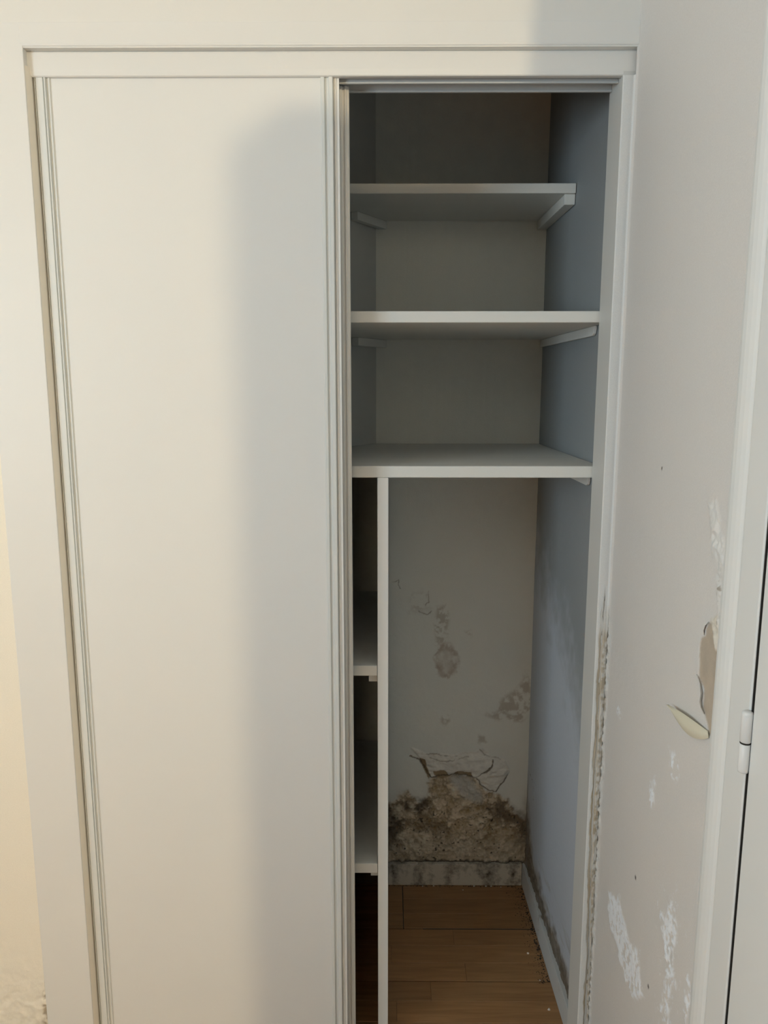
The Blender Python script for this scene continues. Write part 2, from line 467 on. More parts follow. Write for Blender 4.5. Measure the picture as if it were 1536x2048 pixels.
# room right wall ------------------------------------------------------------------------
PW = {'A': [(-0.0893, 0.5519), (-0.1506, 0.5839), (-0.1976, 0.5622), (-0.2297, 0.5469), (-0.2711, 0.5659), (-0.3021, 0.5091), (-0.2666, 0.464), (-0.2242, 0.4598), (-0.1663, 0.4736), (-0.1145, 0.486), (-0.0894, 0.5109)],
      'B': [(-0.3566, 0.7048), (-0.3959, 0.7695), (-0.4237, 0.7394), (-0.4181, 0.7007), (-0.4049, 0.6549), (-0.4307, 0.651), (-0.4191, 0.5968), (-0.4127, 0.5461), (-0.3839, 0.5184), (-0.3842, 0.5831), (-0.3859, 0.6388)],
      'C': [(-0.3434, 0.9891), (-0.3676, 0.9956), (-0.3883, 0.9696), (-0.3773, 0.9388), (-0.3522, 0.9626)],
      'D': [(-0.2794, 0.8925), (-0.2964, 0.9064), (-0.2931, 0.8553), (-0.2771, 0.8485)],
      'E': [(-0.0665, 0.941), (-0.0959, 0.9388), (-0.1008, 0.9289), (-0.0789, 0.9261)],
      'F': [(-0.4639, 0.6884), (-0.4823, 0.7126), (-0.4845, 0.6568), (-0.4764, 0.6157), (-0.4635, 0.612)],
      'peel': [(-0.4457, 1.215), (-0.4522, 1.2257), (-0.469, 1.2325), (-0.486, 1.2255), (-0.506, 1.2061), (-0.506, 1.1654), (-0.506, 1.1431), (-0.506, 1.1019), (-0.49, 1.0762), (-0.4782, 1.0739), (-0.467, 1.0906), (-0.453, 1.1028), (-0.4536, 1.129), (-0.4345, 1.1396), (-0.4296, 1.1787), (-0.4315, 1.1978), (-0.4441, 1.2043)],
      'peelwhite': [(-0.4562, 1.2313), (-0.4809, 1.2461), (-0.506, 1.2348), (-0.506, 1.194), (-0.4784, 1.1963), (-0.4653, 1.2165)],
      'bub': [(-0.4297, 1.3865), (-0.4474, 1.3962), (-0.494, 1.3215), (-0.506, 1.2437), (-0.488, 1.225), (-0.4651, 1.3107), (-0.4452, 1.3339)],
      'gap': [(-0.4834, 0.8846), (-0.506, 0.8933), (-0.506, 0.8406), (-0.4882, 0.8153), (-0.4847, 0.8151)]}
ARY0 = -0.4916      # architrave edge
ys = axis_lines([(ARY0 - 0.022, 0.0, 0.0022)])
zs = axis_lines([(0.0, 0.15, 0.02), (0.15, 1.42, 0.0024), (1.42, CEIL, 0.03)])
Yg, Zg = np.meshgrid(ys, zs)
c = np.ones(Yg.shape + (3,)) * np.array((0.735, 0.70, 0.66))
h = 0.0008 * fbm(Yg, Zg, 9, 3, 1) + 0.00025 * fbm(Yg, Zg, 70, 3, 2)
fine = fbm(Yg, Zg, 130, 3, 40); mid = fbm(Yg, Zg, 45, 4, 41)
for key, thr in (('A', -0.28), ('B', -0.05), ('C', -0.05), ('D', -0.15), ('E', -0.1), ('F', 0.0)):
    m = sstep(0.006, -0.006, sdist(Yg, Zg, PW[key]) + 0.018 * mid + 0.006 * fine)
    m = m * sstep(thr - 0.12, thr + 0.15, fine + 0.6 * mid)
    c = mixc(c, m * 0.97, (0.93, 0.95, 0.98)); h = h + m * (0.0008 + 0.0012 * fine)
m = sstep(0.05, -0.02, sdist(Yg, Zg, PW['B'])) * sstep(0.42, 0.60, fine)
c = mixc(c, m * 0.9, (0.93, 0.95, 0.98)); h = h + m * 0.0008
pl = sstep(0.0015, -0.0012, sdist(Yg, Zg, PW['peel']) + 0.0025 * fbm(Yg, Zg, 70, 3, 50))
c = mixc(c, pl, np.array((0.50, 0.42, 0.33))[None, None] * (1 + 0.12 * fbm(Yg, Zg, 60, 3, 51))[..., None])
h = h - 0.0014 * pl
pw = sstep(0.003, -0.003, sdist(Yg, Zg, PW['peelwhite']) + 0.004 * mid)
c = mixc(c, pw, np.array((0.76, 0.70, 0.60))[None, None] * (1 + 0.18 * fine)[..., None]); h = h + pw * (0.0012 + 0.0022 * fine)
pb = sstep(0.006, -0.004, sdist(Yg, Zg, PW['bub']) + 0.006 * mid)
c = mixc(c, pb * 0.7, (0.80, 0.78, 0.74)); h = h + pb * (0.0012 + 0.0035 * fbm(Yg, Zg, 75, 3, 60))
c = mixc(c, pb * sstep(0.25, 0.45, fbm(Yg, Zg, 110, 2, 66)) * sstep(1.32, 1.27, Zg), (0.34, 0.29, 0.23))
gpm = sstep(0.001, -0.001, sdist(Yg, Zg, PW['gap']))
c = mixc(c, gpm, (0.07, 0.055, 0.045)); h = h - 0.004 * gpm
ce = sstep(-0.022, -0.006, Yg + 0.012 * mid) * sstep(1.14, 1.02, Zg)
c = mixc(c, ce * 0.8 * sstep(-0.5, 0.0, fine + mid), (0.80, 0.785, 0.75)); h = h + ce * (0.0015 + 0.003 * fine)
brn = sstep(-0.007, -0.001, Yg + 0.004 * mid) * sstep(1.10, 0.95, Zg) * sstep(0.0, 0.4, fbm(Yg * 3, Zg, 30, 3, 90))
c = mixc(c, brn * 0.7, (0.34, 0.26, 0.17))
for (py, pz, r) in ((-0.2393, 1.4158, 0.0032), (-0.2318, 0.6834, 0.0045), (-0.3241, 0.5452, 0.004)):
    d = np.hypot(Yg - py, (Zg - pz) * 0.8)
    c = mixc(c, sstep(r, r * 0.5, d), (0.10, 0.085, 0.07))
bead = sstep(-0.006, 0.0, Yg) ** 2 * sstep(1.05, 1.2, Zg)
h = h + 0.003 * bead
X = XR - h
wr = struct(grid_surface('wall_right', np.stack([X, Yg, Zg], -1), c, M_WORN, flip=True), 'greyish white wall with flaking paint right of the closet')
DOOR_Y0, DOOR_Y1 = -0.5985, -1.46
box('wall_backing', XR + 0.012, XR + 0.12, DOOR_Y0 + .04, 0.10, 0.0, CEIL, M_WALLW, wr)
box('wall_over_door', XR, XR + 0.12, DOOR_Y1, ARY0 - 0.022, 2.15, CEIL, M_WALLW, wr)
box('wall_behind_door', XR, XR + 0.12, ROOM_REAR, DOOR_Y1 - 0.06, 0.0, CEIL, M_WALLW, wr)
# unseen pilaster, added to cast the upright shadow edge above the closet
struct(box('wall_shadow_pilaster', 0.2325, XR + 0.05, -1.72, -1.53, 0.0, CEIL, M_WALLW), 'narrow pilaster on the right wall, added out of view to cast a shadow edge')

# peeled flake of old paint hanging from the wall, curled away from it
def flake():
    # outline in wall coordinates (y, z): root on the right, tip to the left
    n, mrow = 14, 6
    bm = bmesh.new()
    root_a, root_b = np.array((-0.4788, 1.0801)), np.array((-0.4832, 1.0720))
    tip = np.array((-0.352, 1.0625))
    grid = []
    for i in range(n + 1):
        t = i / n
        top = root_a + (tip - root_a) * t + np.array((0, 0.0035)) * math.sin(math.pi * t)
        bot = root_b + (tip - root_b) * t - np.array((0, 0.0175)) * math.sin(math.pi * min(1, t * 1.15)) ** 0.8 * (1 if t < .87 else 0.6)
        row = []
        for j in range(mrow + 1):
            s = j / mrow
            p = top + (bot - top) * s
            out = 0.002 + 0.016 * t ** 0.9 * (1 - 0.55 * t) + 0.009 * math.sin(math.pi * s) * (1 - t * .6) * t ** .4
            row.append((XR - out, p[0], p[1]))
        grid.append(row)
    f = [[bm.verts.new(p) for p in row] for row in grid]
    bk = [[bm.verts.new((p[0] + 0.0006, p[1], p[2])) for p in row] for row in grid]
    for i in range(n):
        for j in range(mrow):
            bm.faces.new((f[i][j], f[i][j + 1], f[i + 1][j + 1], f[i + 1][j]))
            bm.faces.new((bk[i][j], bk[i + 1][j], bk[i + 1][j + 1], bk[i][j + 1]))
    bmesh.ops.remove_doubles(bm, verts=bm.verts, dist=1e-6)
    return link('paint_flake', mesh_from_bm('paint_flake', bm, True), M_FLAP, wr)
fl = flake(); fl['label'] = 'curled yellowish flake of old paint'
# lifted paint lip left of the peeled patch
def lip(pts, out, wid, name='paint_lip'):
    bm = bmesh.new()
    a, b2 = [], []
    n = len(pts)
    for i, (y, z) in enumerate(pts):
        e = math.sin(math.pi * i / (n - 1))
        a.append(bm.verts.new((XR - 0.0004, y + wid, z)))
        b2.append(bm.verts.new((XR - 0.0006 - out * e, y - wid * 0.5 * e, z)))
    for i in range(n - 1):
        bm.faces.new((a[i], a[i + 1], b2[i + 1], b2[i]))
    o = link(name, mesh_from_bm(name, bm, True), M_WORN_LIP, wr)
    sm = o.modifiers.new('t', 'SOLIDIFY'); sm.thickness = 0.0005
    return o
M_WORN_LIP = paint('lifted_paint', (0.74, 0.71, 0.67), rough=0.6, var=0.03)
lip([(-0.4315, 1.142), (-0.447, 1.135), (-0.455, 1.125), (-0.454, 1.112), (-0.455, 1.104), (-0.462, 1.097)], 0.006, 0.004)
lip([(-0.443, 1.205), (-0.4445, 1.213), (-0.449, 1.222), (-0.456, 1.228)], 0.004, 0.003)

# door frame on the right wall, with the door ------------------------------------------------
arch = [(XR + 0.02, ARY0 - 0.0105), (XR - 0.003, ARY0 - 0.0105), (XR - 0.0085, -0.5050), (XR - 0.0115, -0.510), (XR - 0.0128, -0.517), (XR - 0.0125, -0.525), (XR - 0.0110, -0.533), (XR - 0.0088, -0.5400), (XR - 0.0068, -0.5435), (XR - 0.0062, -0.5455), (XR - 0.0072, -0.5480), (XR - 0.0088, -0.5505), (XR - 0.0094, -0.554), (XR - 0.0094, -0.6015), (XR - 0.0078, -0.6035), (XR + 0.10, -0.6035), (XR + 0.10, ARY0 - 0.0105)]
struct(prism('trim_4', arch, 0.0, 2.15, M_TRIM, axis='z'), 'moulded white door casing on the right wall')
struct(box('trim_5', XR - 0.0096, XR + 0.10, DOOR_Y1 - 0.06, DOOR_Y1 + 0.002, 0.0, 2.15, M_TRIM, bev=0.002), 'white door casing on the latch side, out of the picture')
struct(box('trim_6', XR - 0.0096, XR + 0.10, DOOR_Y1 + 0.002, -0.6035, 2.06, 2.15, M_TRIM, bev=0.002), 'white door head casing, out of the picture')
d1 = bpy.data.objects.new('door_1', None); COL.objects.link(d1); d1.location = (XR, -1.0, 0)
struct(d1, 'flush white painted door hung beside the closet')
def child_box(name, *a, **k):
    o = box(name, *a, **k)
    p = k.get('parent')
    if p is not None:
        for v in o.data.vertices: v.co -= p.location
    return o
child_box('door_leaf', XR - 0.0088, XR + 0.032, DOOR_Y1 + 0.005, -0.6110, 0.008, 2.056, M_TRIM, parent=d1, bev=0.002)
child_box('gap_shade', XR - 0.0072, XR + 0.032, -0.6050, -0.6037, 0.0, 2.056, M_GAP, parent=d1)  # thin dark strip on the casing side: painted-in shade and dirt of the gap
HX, HY = XR - 0.0130, -0.6065
def hinge(z0, z1, z2):
    h = bpy.data.objects.new('hinge', None); COL.objects.link(h)
    o1 = lathe('hinge_knuckle', [(0.0058, z1 + 0.0006), (0.0066, z1 + 0.0014), (0.0066, z2 - 0.004), (0.0060, z2 - 0.0012), (0.0040, z2)], M_METALW, None, 24, (HX, HY))
    o2 = lathe('hinge_knuckle', [(0.0040, z0), (0.0058, z0 + 0.0012), (0.0064, z0 + 0.004), (0.0064, z1 - 0.0022), (0.0056, z1 - 0.0014)], M_METALW, None, 24, (HX, HY))
    o3 = lathe('hinge_washer', [(0.0060, z1 - 0.0014), (0.0062, z1 - 0.0008), (0.0062, z1 + 0.0002), (0.0058, z1 + 0.0006)], M_GAP, None, 24, (HX, HY))
    bpy.data.objects.remove(h)
    for o in (o1, o2, o3):
        for v in o.data.vertices: v.co -= d1.location
        o.parent = d1
hinge(1.088, 1.127, 1.1665)
hinge(1.80, 1.838, 1.882)
hinge(0.22, 0.258, 0.302)

# ================================================================== CLOSET SHELL
PB = {'oval': [(0.1536, 0.7865), (0.1833, 0.7897), (0.2045, 0.7679), (0.2124, 0.7367), (0.2026, 0.6974), (0.1774, 0.6752), (0.1548, 0.6862), (0.1395, 0.713), (0.1346, 0.7522)],
      'streak': [(0.1404, 0.8991), (0.1698, 0.9068), (0.1793, 0.8608), (0.1729, 0.7834), (0.1417, 0.7834), (0.1351, 0.8453)],
      'lefttop': [(0.0663, 0.9447), (0.1221, 0.9524), (0.1258, 0.8838), (0.0637, 0.879)],
      'smallr': [(0.2198, 0.827), (0.2494, 0.8332), (0.2499, 0.8069), (0.2247, 0.8038)],
      'rstain': [(0.4298, 0.7058), (0.402, 0.6868), (0.3896, 0.6504), (0.3437, 0.6233), (0.3255, 0.5705), (0.2985, 0.5624), (0.3504, 0.5432), (0.402, 0.5369), (0.4337, 0.5868)],
      'spot1': [(0.1563, 0.5588), (0.1805, 0.5621), (0.1899, 0.5428), (0.1719, 0.5266), (0.1566, 0.5362)],
      'spot2': [(0.2772, 0.4929), (0.297, 0.493), (0.2989, 0.4751), (0.2792, 0.4734)],
      'blister': [(0.063, 0.4613), (0.112, 0.4386), (0.1884, 0.4339), (0.2645, 0.444), (0.2872, 0.4539), (0.3183, 0.4278), (0.3536, 0.4197), (0.3715, 0.3803), (0.351, 0.3422), (0.3334, 0.3089), (0.3056, 0.3155), (0.2709, 0.3569), (0.2354, 0.365), (0.2046, 0.3765), (0.174, 0.3731), (0.1312, 0.3597), (0.1, 0.4206)],
      'expo1': [(0.0938, 0.4255), (0.1122, 0.419), (0.117, 0.3943), (0.1311, 0.3613), (0.1235, 0.3547), (0.1063, 0.391)],
      'expo2': [(0.1355, 0.3795), (0.1646, 0.3846), (0.1769, 0.3797), (0.1864, 0.3615), (0.1666, 0.3515), (0.1403, 0.3647)],
      'expo3': [(0.2016, 0.3715), (0.2106, 0.3814), (0.2536, 0.3766), (0.2585, 0.3618), (0.2354, 0.3667), (0.2078, 0.3666)],
      'mould': [(-0.1183, 0.2823), (0.0084, 0.2693), (0.0361, 0.3029), (0.0639, 0.3113), (0.0794, 0.283), (0.1011, 0.273), (0.1256, 0.2999), (0.1221, 0.3398), (0.1311, 0.3613), (0.1894, 0.3649), (0.2663, 0.3568), (0.3009, 0.3171), (0.3366, 0.3039), (0.3679, 0.284), (0.3925, 0.2338), (0.424, 0.217), (0.4546, 0.2256), (0.4707, -0.023), (-0.1206, -0.0256)],
      'clean': [(0.1895, 0.3566), (0.2278, 0.365), (0.2587, 0.3502), (0.2903, 0.3088), (0.291, 0.2754), (0.2369, 0.2835), (0.1977, 0.3251)],
      'dark1': [(0.0285, 0.2627), (0.0548, 0.2762), (0.0904, 0.2696), (0.1165, 0.2831), (0.1261, 0.253), (0.0984, 0.2327), (0.055, 0.2359)],
      'dark2': [(-0.0101, 0.2575), (0.0208, 0.2627), (0.0458, 0.2156), (0.0414, 0.1477), (-0.0101, 0.1304)],
      'dark3': [(0.3219, 0.2755), (0.3602, 0.284), (0.3923, 0.2422), (0.4394, 0.2171), (0.4453, 0.1322), (0.4185, 0.1407), (0.3935, 0.2), (0.3388, 0.2167), (0.3072, 0.2419)],
      'dark4': [(0.0753, 0.1988), (0.1264, 0.2159), (0.1763, 0.1992), (0.1922, 0.1738), (0.1456, 0.1685), (0.0911, 0.1734)]}
CB = [[(0.0663, 0.427), (0.0938, 0.4189), (0.1125, 0.3877), (0.1312, 0.358), (0.1741, 0.3631), (0.2123, 0.3699), (0.2585, 0.3601), (0.2738, 0.3635), (0.2994, 0.3834), (0.3144, 0.3966), (0.3186, 0.4163)],
      [(0.2709, 0.3569), (0.2914, 0.3287), (0.3102, 0.3138), (0.3318, 0.3122), (0.3481, 0.3372), (0.3672, 0.3671)]]
CF = [[(0.112, 0.4386), (0.1579, 0.4355), (0.1885, 0.429), (0.2113, 0.4324)], [(0.1244, 0.4239), (0.1581, 0.4142), (0.1963, 0.4159), (0.2419, 0.4292)], [(0.2796, 0.4538), (0.2983, 0.4359), (0.3183, 0.4278), (0.3444, 0.4213)],
      [(0.0118, 0.975), (0.0294, 0.9795), (0.0338, 0.9599)], [(0.1148, 0.9494), (0.1196, 0.9144), (0.1079, 0.9036)], [(0.0858, 0.8883), (0.1155, 0.8791), (0.1258, 0.8853)]]
xs = axis_lines([(XL - 0.02, -0.02, 0.06), (-0.02, 0.445, 0.0018)])
zs = axis_lines([(0.0, 1.05, 0.0018), (1.05, 1.34, 0.01), (1.34, CEIL, 0.08)])
Xg, Zg = np.meshgrid(xs, zs)
n8 = fbm(Xg, Zg, 8, 4, 1); n25 = fbm(Xg, Zg, 25, 4, 2); n70 = fbm(Xg, Zg, 70, 4, 3); n160 = fbm(Xg, Zg, 160, 3, 4)
sp = fbm(Xg, Zg, 115, 2, 7)
jx = fbm(Xg, Zg, 60, 3, 201); jz = fbm(Xg, Zg, 60, 3, 202)
c = np.ones(Xg.shape + (3,)) * np.array((0.78, 0.785, 0.73))
c = c * (1 + 0.03 * n8)[..., None]
h = 0.0010 * n8 + 0.0003 * n70
def pm(key, soft, wob):
    return sstep(soft, -soft, sdist(Xg, Zg, PB[key]) + wob)
# older stains higher up
STAIN = np.array((0.36, 0.295, 0.215))
m = pm('oval', 0.005, 0.010 * n70 + 0.005 * n160); ring = m * sstep(-0.028, -0.004, sdist(Xg, Zg, PB['oval']) + 0.012 * n25)
c = mixc(c, np.clip(m * 0.30 + ring * 0.35 * sstep(-0.5, 0.3, n70) + m * 0.30 * n70, 0, 0.8), np.array((0.40, 0.31, 0.235))); h = h + m * 0.0022 * n70 - ring * 0.0008
m = pm('streak', 0.008, 0.008 * n70) * sstep(-0.35, 0.15, n70 + 0.5 * n160)
c = mixc(c, m * 0.5, STAIN); h = h - m * 0.001
m = pm('lefttop', 0.02, 0.02 * n25) * sstep(0.05, 0.4, n25 + 0.6 * n70); c = mixc(c, m * 0.35, STAIN)
m = pm('smallr', 0.01, 0.01 * n70) * sstep(0.1, 0.5, n70); c = mixc(c, m * 0.4, STAIN)
m = pm('rstain', 0.010, 0.014 * n25) * sstep(-0.35, 0.2, n70 + 0.4 * n25); c = mixc(c, m * 0.55, STAIN); h = h + m * 0.0015 * n70
m = pm('spot1', 0.006, 0.008 * n70) * sstep(-0.3, 0.2, n70); c = mixc(c, m * 0.5, STAIN)
m = pm('spot2', 0.006, 0.012 * n70); c = mixc(c, m * 0.5, STAIN)
damp = sstep(0.62, 0.3, Zg + 0.10 * n8); c = mixc(c, damp * 0.12, (0.5, 0.46, 0.40))
# mould belt at the foot
mo = pm('mould', 0.006, 0.008 * n70)
halo = pm('mould', 0.03, 0.02 * n25)
c = mixc(c, halo * 0.25, (0.50, 0.42, 0.33))
body = np.array((0.56, 0.475, 0.365))[None, None] + 0.24 * n25[..., None] + 0.24 * n70[..., None] + 0.10 * n160[..., None]
c = mixc(c, mo, np.clip(body, 0.10, 0.72) * np.array((1.0, 0.95, 0.86)))
veins = sstep(0.16, 0.0, np.abs(n25 + 0.5 * n70)) * sstep(-0.2, 0.3, n8 + 0.4)
c = mixc(c, mo * veins * 0.55, (0.17, 0.125, 0.085))
m = pm('clean', 0.012, 0.012 * n25); c = mixc(c, m * 0.85, np.array((0.56, 0.54, 0.49))[None, None] * (1 + 0.12 * n25)[..., None])
for key, a in (('dark1', 0.95), ('dark2', 0.8), ('dark3', 0.85), ('dark4', 0.45)):
    m = pm(key, 0.024, 0.030 * n25 + 0.014 * n70) * sstep(-1.1, -0.35, n70 + 0.5 * n25)
    c = mixc(c, m * a, (0.065, 0.046, 0.03) if key != 'dark3' else (0.13, 0.09, 0.055))
base_dirty = mo * sstep(0.20, 0.12, Zg)
c = mixc(c, base_dirty * 0.5, np.array((0.50, 0.44, 0.35))[None, None] * (1 + 0.35 * n70)[..., None])
specks = sstep(0.56, 0.66, sp + 0.12 * n8) * mo * sstep(0.30, 0.22, Zg); c = mixc(c, specks * 0.9, (0.03, 0.025, 0.02))
lft = mo * sstep(0.10, 0.0, Xg + 0.04 * n25) * sstep(0.30, 0.24, Zg) * sstep(0.08, 0.14, Zg); c = mixc(c, lft * 0.45, (0.10, 0.075, 0.05))
edge_dirt = sstep(0.083, 0.074, Zg + 0.004 * n70); c = mixc(c, edge_dirt * 0.9, (0.07, 0.055, 0.04))
h = h + mo * (0.0065 * n25 + 0.0055 * n70 + 0.0016 * n160)
# blistered plaster skin
bl = sstep(0.0012, -0.0012, sdist(Xg, Zg, PB['blister']) + 0.0025 * n70)
blr = sstep(0.0, -0.03, sdist(Xg, Zg, PB['blister']))
wr1 = fbm(Xg * 0.75, Zg * 1.4, 42, 4, 17)
c = mixc(c, bl, np.array((0.78, 0.75, 0.68))[None, None] * (1 + 0.10 * n70)[..., None])
h = h + bl * (0.003 + 0.005 * blr + 0.006 * wr1)
for key in ('expo1', 'expo2', 'expo3'):
    m = sstep(0.001, -0.001, sdist(Xg, Zg, PB[key]) + 0.0025 * n70)
    c = mixc(c, m, np.array((0.34, 0.255, 0.155))[None, None] * (1 + 0.15 * n70)[..., None]); h = h * (1 - m) - 0.003 * m
for ln in CB:
    d = ldist(Xg + 0.005 * jx, Zg + 0.005 * jz, ln); m = sstep(0.0030, 0.0012, d + 0.0012 * n25)
    c = mixc(c, m * 0.85, (0.14, 0.10, 0.06)); h = h - 0.003 * m
for ln in CF:
    d = ldist(Xg + 0.006 * jx, Zg + 0.006 * jz, ln); m = sstep(0.0022, 0.0008, d) * sstep(-0.6, 0.0, n25)
    c = mixc(c, m * 0.6, (0.25, 0.19, 0.13)); h = h - 0.0015 * m
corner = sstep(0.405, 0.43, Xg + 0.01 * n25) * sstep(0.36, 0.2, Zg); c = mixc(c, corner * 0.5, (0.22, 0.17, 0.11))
Y = YB - h
cbk = struct(grid_surface('wall_closet_back', np.stack([Xg, Y, Zg], -1), np.clip(c, 0.01, 1), M_WORN), 'closet back wall, mouldy and blistered above the floor')
box('wall_backing', XL - 0.15, 0.6, YB + 0.012, YB + 0.12, 0, CEIL, M_WALLW, cbk)

# closet right wall
ys = axis_lines([(0.0925, 0.14, 0.006), (0.14, YB, 0.0022)])
zs = axis_lines([(0.0, 0.62, 0.0022), (0.62, 1.30, 0.006), (1.30, CEIL, 0.05)])
Yg, Zg = np.meshgrid(ys, zs)
n8 = fbm(Yg, Zg, 7, 4, 101); n25 = fbm(Yg, Zg, 25, 4, 102); n70 = fbm(Yg, Zg, 70, 4, 103)
c = np.ones(Yg.shape + (3,)) * np.array((0.33, 0.345, 0.345))  # wall colour darkened to stand in for the shade in the upper closet
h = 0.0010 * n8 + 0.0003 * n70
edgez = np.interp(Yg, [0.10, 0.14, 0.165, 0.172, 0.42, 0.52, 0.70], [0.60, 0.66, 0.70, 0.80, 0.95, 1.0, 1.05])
lay_lit = sstep(0.16, -0.16, Zg - edgez + 0.10 * n25 + 0.06 * n8)
c = mixc(c, lay_lit * 0.9, (0.58, 0.61, 0.66)); h = h + lay_lit * 0.0006  # paler lower coat; its contrast also paints in the stronger light low down
hb = 0.085 + 0.16 * sstep(0.58, 0.70, Yg) + 0.03 * sstep(0.40, 0.6, Yg)
zz = Zg - 0.0724
mb = sstep(hb, hb * 0.45, zz + 0.03 * n25)
c = mixc(c, mb * 0.85, np.clip(np.array((0.27, 0.215, 0.15))[None, None] * (1 + 0.7 * n25 + 0.4 * n70)[..., None], 0.04, 0.6))
md = sstep(hb * 0.75, hb * 0.2, zz + 0.025 * n70) * sstep(-0.6, 0.1, n25 + 0.3 * n70)
c = mixc(c, md * 0.7, (0.085, 0.06, 0.035))
st = sstep(0.09, 0.03, np.abs(zz - 0.09 - 0.02 * n8)) * sstep(0.05, 0.4, fbm(Yg * 0.4, Zg * 2, 30, 3, 120)); c = mixc(c, st * 0.4, (0.33, 0.30, 0.24))
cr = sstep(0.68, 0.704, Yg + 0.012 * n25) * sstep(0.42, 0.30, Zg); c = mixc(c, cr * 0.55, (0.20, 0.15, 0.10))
blp = sstep(0.02, 0.0, np.hypot((Yg - 0.63) * 0.5, (Zg - 0.372) * 0.45) + 0.008 * n70); h = h + blp * 0.004 * n70
c = mixc(c, sstep(0.0015, 0.0005, np.abs(ldist(Yg, Zg, [(0.694, 0.39), (0.64, 0.385), (0.615, 0.36), (0.62, 0.335)]) + 0.004 * n70)), (0.25, 0.22, 0.18))
h = h + mb * 0.003 * n70
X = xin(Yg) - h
crt = struct(grid_surface('wall_closet_right', np.stack([X, Yg, Zg], -1), np.clip(c, 0.01, 1), M_WORN, flip=True), 'closet right wall, shade painted into its upper part, bluish white below with mould along the bottom')
prism('wall_backing', [(0.475, 0.096), (0.60, 0.096), (0.60, YB + 0.1), (0.475, YB + 0.1)], 0.0, CEIL, M_WALLW, crt)
struct(box('wall_closet_left', XL - 0.12, XL - 0.012, 0.10, YB + 0.02, 0, CEIL, M_INNER), 'closet left wall, hidden behind the sliding doors')
# boxed-in angled corner at the left of the back wall, above the middle shelf
struct(prism('wall_closet_boxing', [(-0.030, YB + 0.01), (-0.100, 0.590), (-0.125, 0.56), (XL, 0.56), (XL, YB + 0.01)], 1.3835, CEIL, M_INNER), 'angled boxing in the upper left of the closet')

# baseboards
struct(box('baseboard_back', -0.0003, 0.417, YB - 0.012, YB + 0.004, 0.0005, 0.0724, M_BASE, bev=0.0015), 'dirty beige baseboard at the closet back')
def bb(y): return xin(y)
struct(prism('baseboard_right', [(bb(.105) - .010, .105), (bb(YB) - .010, YB - 0.002), (bb(YB) + .004, YB - 0.002), (bb(.105) + .004, .105)], 0.0005, 0.0724, M_BASE_R, bev=0.0012), 'grey baseboard along the closet right wall')

# ================================================================== CLOSET THINGS
def shelf(x0, x1fun, y0, z0, z1, label, left_cut=None):
    if callable(x1fun):
        xf, xb = x1fun(y0) - 0.0015, x1fun(YB) - 0.0015
    else:
        xf = xb = x1fun
    yb = YB - 0.0025
    pts = [(x0, y0), (xf, y0), (xb, yb), (x0, yb)]
    if left_cut: pts = [(x0, y0), (xf, y0), (xb, yb), (-0.0325, yb), (-0.1025, 0.5885), (-0.1275, 0.5585), (x0, 0.5585)]
    o = prism('shelf', pts, z0, z1, M_SHELF, bev=0.0016)
    return tag(o, label, 'shelf')
SX0 = XL - 0.010
shelf(SX0, xin, 0.3985, 1.9856, 2.0078, 'shallow white shelf set far back under the closet top', True)
shelf(SX0, xin, YF, 1.671, 1.6934, 'deep white shelf between the shallow upper shelf and the lowest wide shelf', True)
shelf(SX0, xin, YF, 1.359, 1.3831, 'wide white shelf carried by the upright divider')
shelf(SX0, -0.0240, YF + 0.003, 0.9264, 0.9497, 'upper small white shelf left of the divider')
shelf(SX0, -0.0240, YF + 0.003, 0.4556, 0.4793, 'lower small white shelf left of the divider')
dv = box('divider_panel', -0.0234, -0.0003, YF, YB - 0.013, 0.0005, 1.3588, M_DIV, bev=0.0012)
tag(dv, 'upright white divider panel under the wide shelf', 'panel')

def batten(name, pts, axis, lo, hi, label, mat=M_SHELF):
    o = prism(name, pts, lo, hi, mat, axis=axis, bev=0.001)
    return tag(o, label, 'shelf support', 'painted battens carrying the closet shelves')
def side_batten(yf, zt, hgt, thick, label, chamfer=0.01):
    bm = bmesh.new()
    yb = YB - 0.004
    prof = [(yf, zt), (yf, zt - hgt + chamfer), (yf + chamfer * 0.35, zt - hgt + chamfer * 0.3), (yf + chamfer, zt - hgt), (yb, zt - hgt), (yb, zt)]
    a = [bm.verts.new((xin(y) - 0.0012, y, z)) for y, z in prof]
    b = [bm.verts.new((xin(y) - thick, y, z)) for y, z in prof]
    n = len(prof)
    bm.faces.new(a); bm.faces.new(b[::-1])
    for i in range(n): bm.faces.new((a[i], b[i], b[(i + 1) % n], a[(i + 1) % n]))
    bmesh.ops.bevel(bm, geom=list(bm.edges), offset=0.0012, segments=2, affect='EDGES', profile=0.5)
    o = link('shelf_batten', mesh_from_bm('shelf_batten', bm), M_SHELF)
    return tag(o, label, 'shelf support', 'painted battens carrying the closet shelves')
side_batten(0.405, 1.9852, 0.0235, 0.026, 'square white batten under the right end of the shallow shelf', 0.002)
side_batten(0.181, 1.6706, 0.020, 0.008, 'white batten with rounded nose right under the deep middle shelf', 0.014)
side_batten(0.178, 1.3586, 0.027, 0.008, 'white batten with rounded nose right under the wide lowest shelf', 0.012)
batten('shelf_batten', [(0.689, 1.3586), (0.689, 1.281), (YB - 0.0035, 1.281), (YB - 0.0035, 1.3586)], 'x', 0.0005, 0.407, 'long white batten on the back wall under the wide shelf')
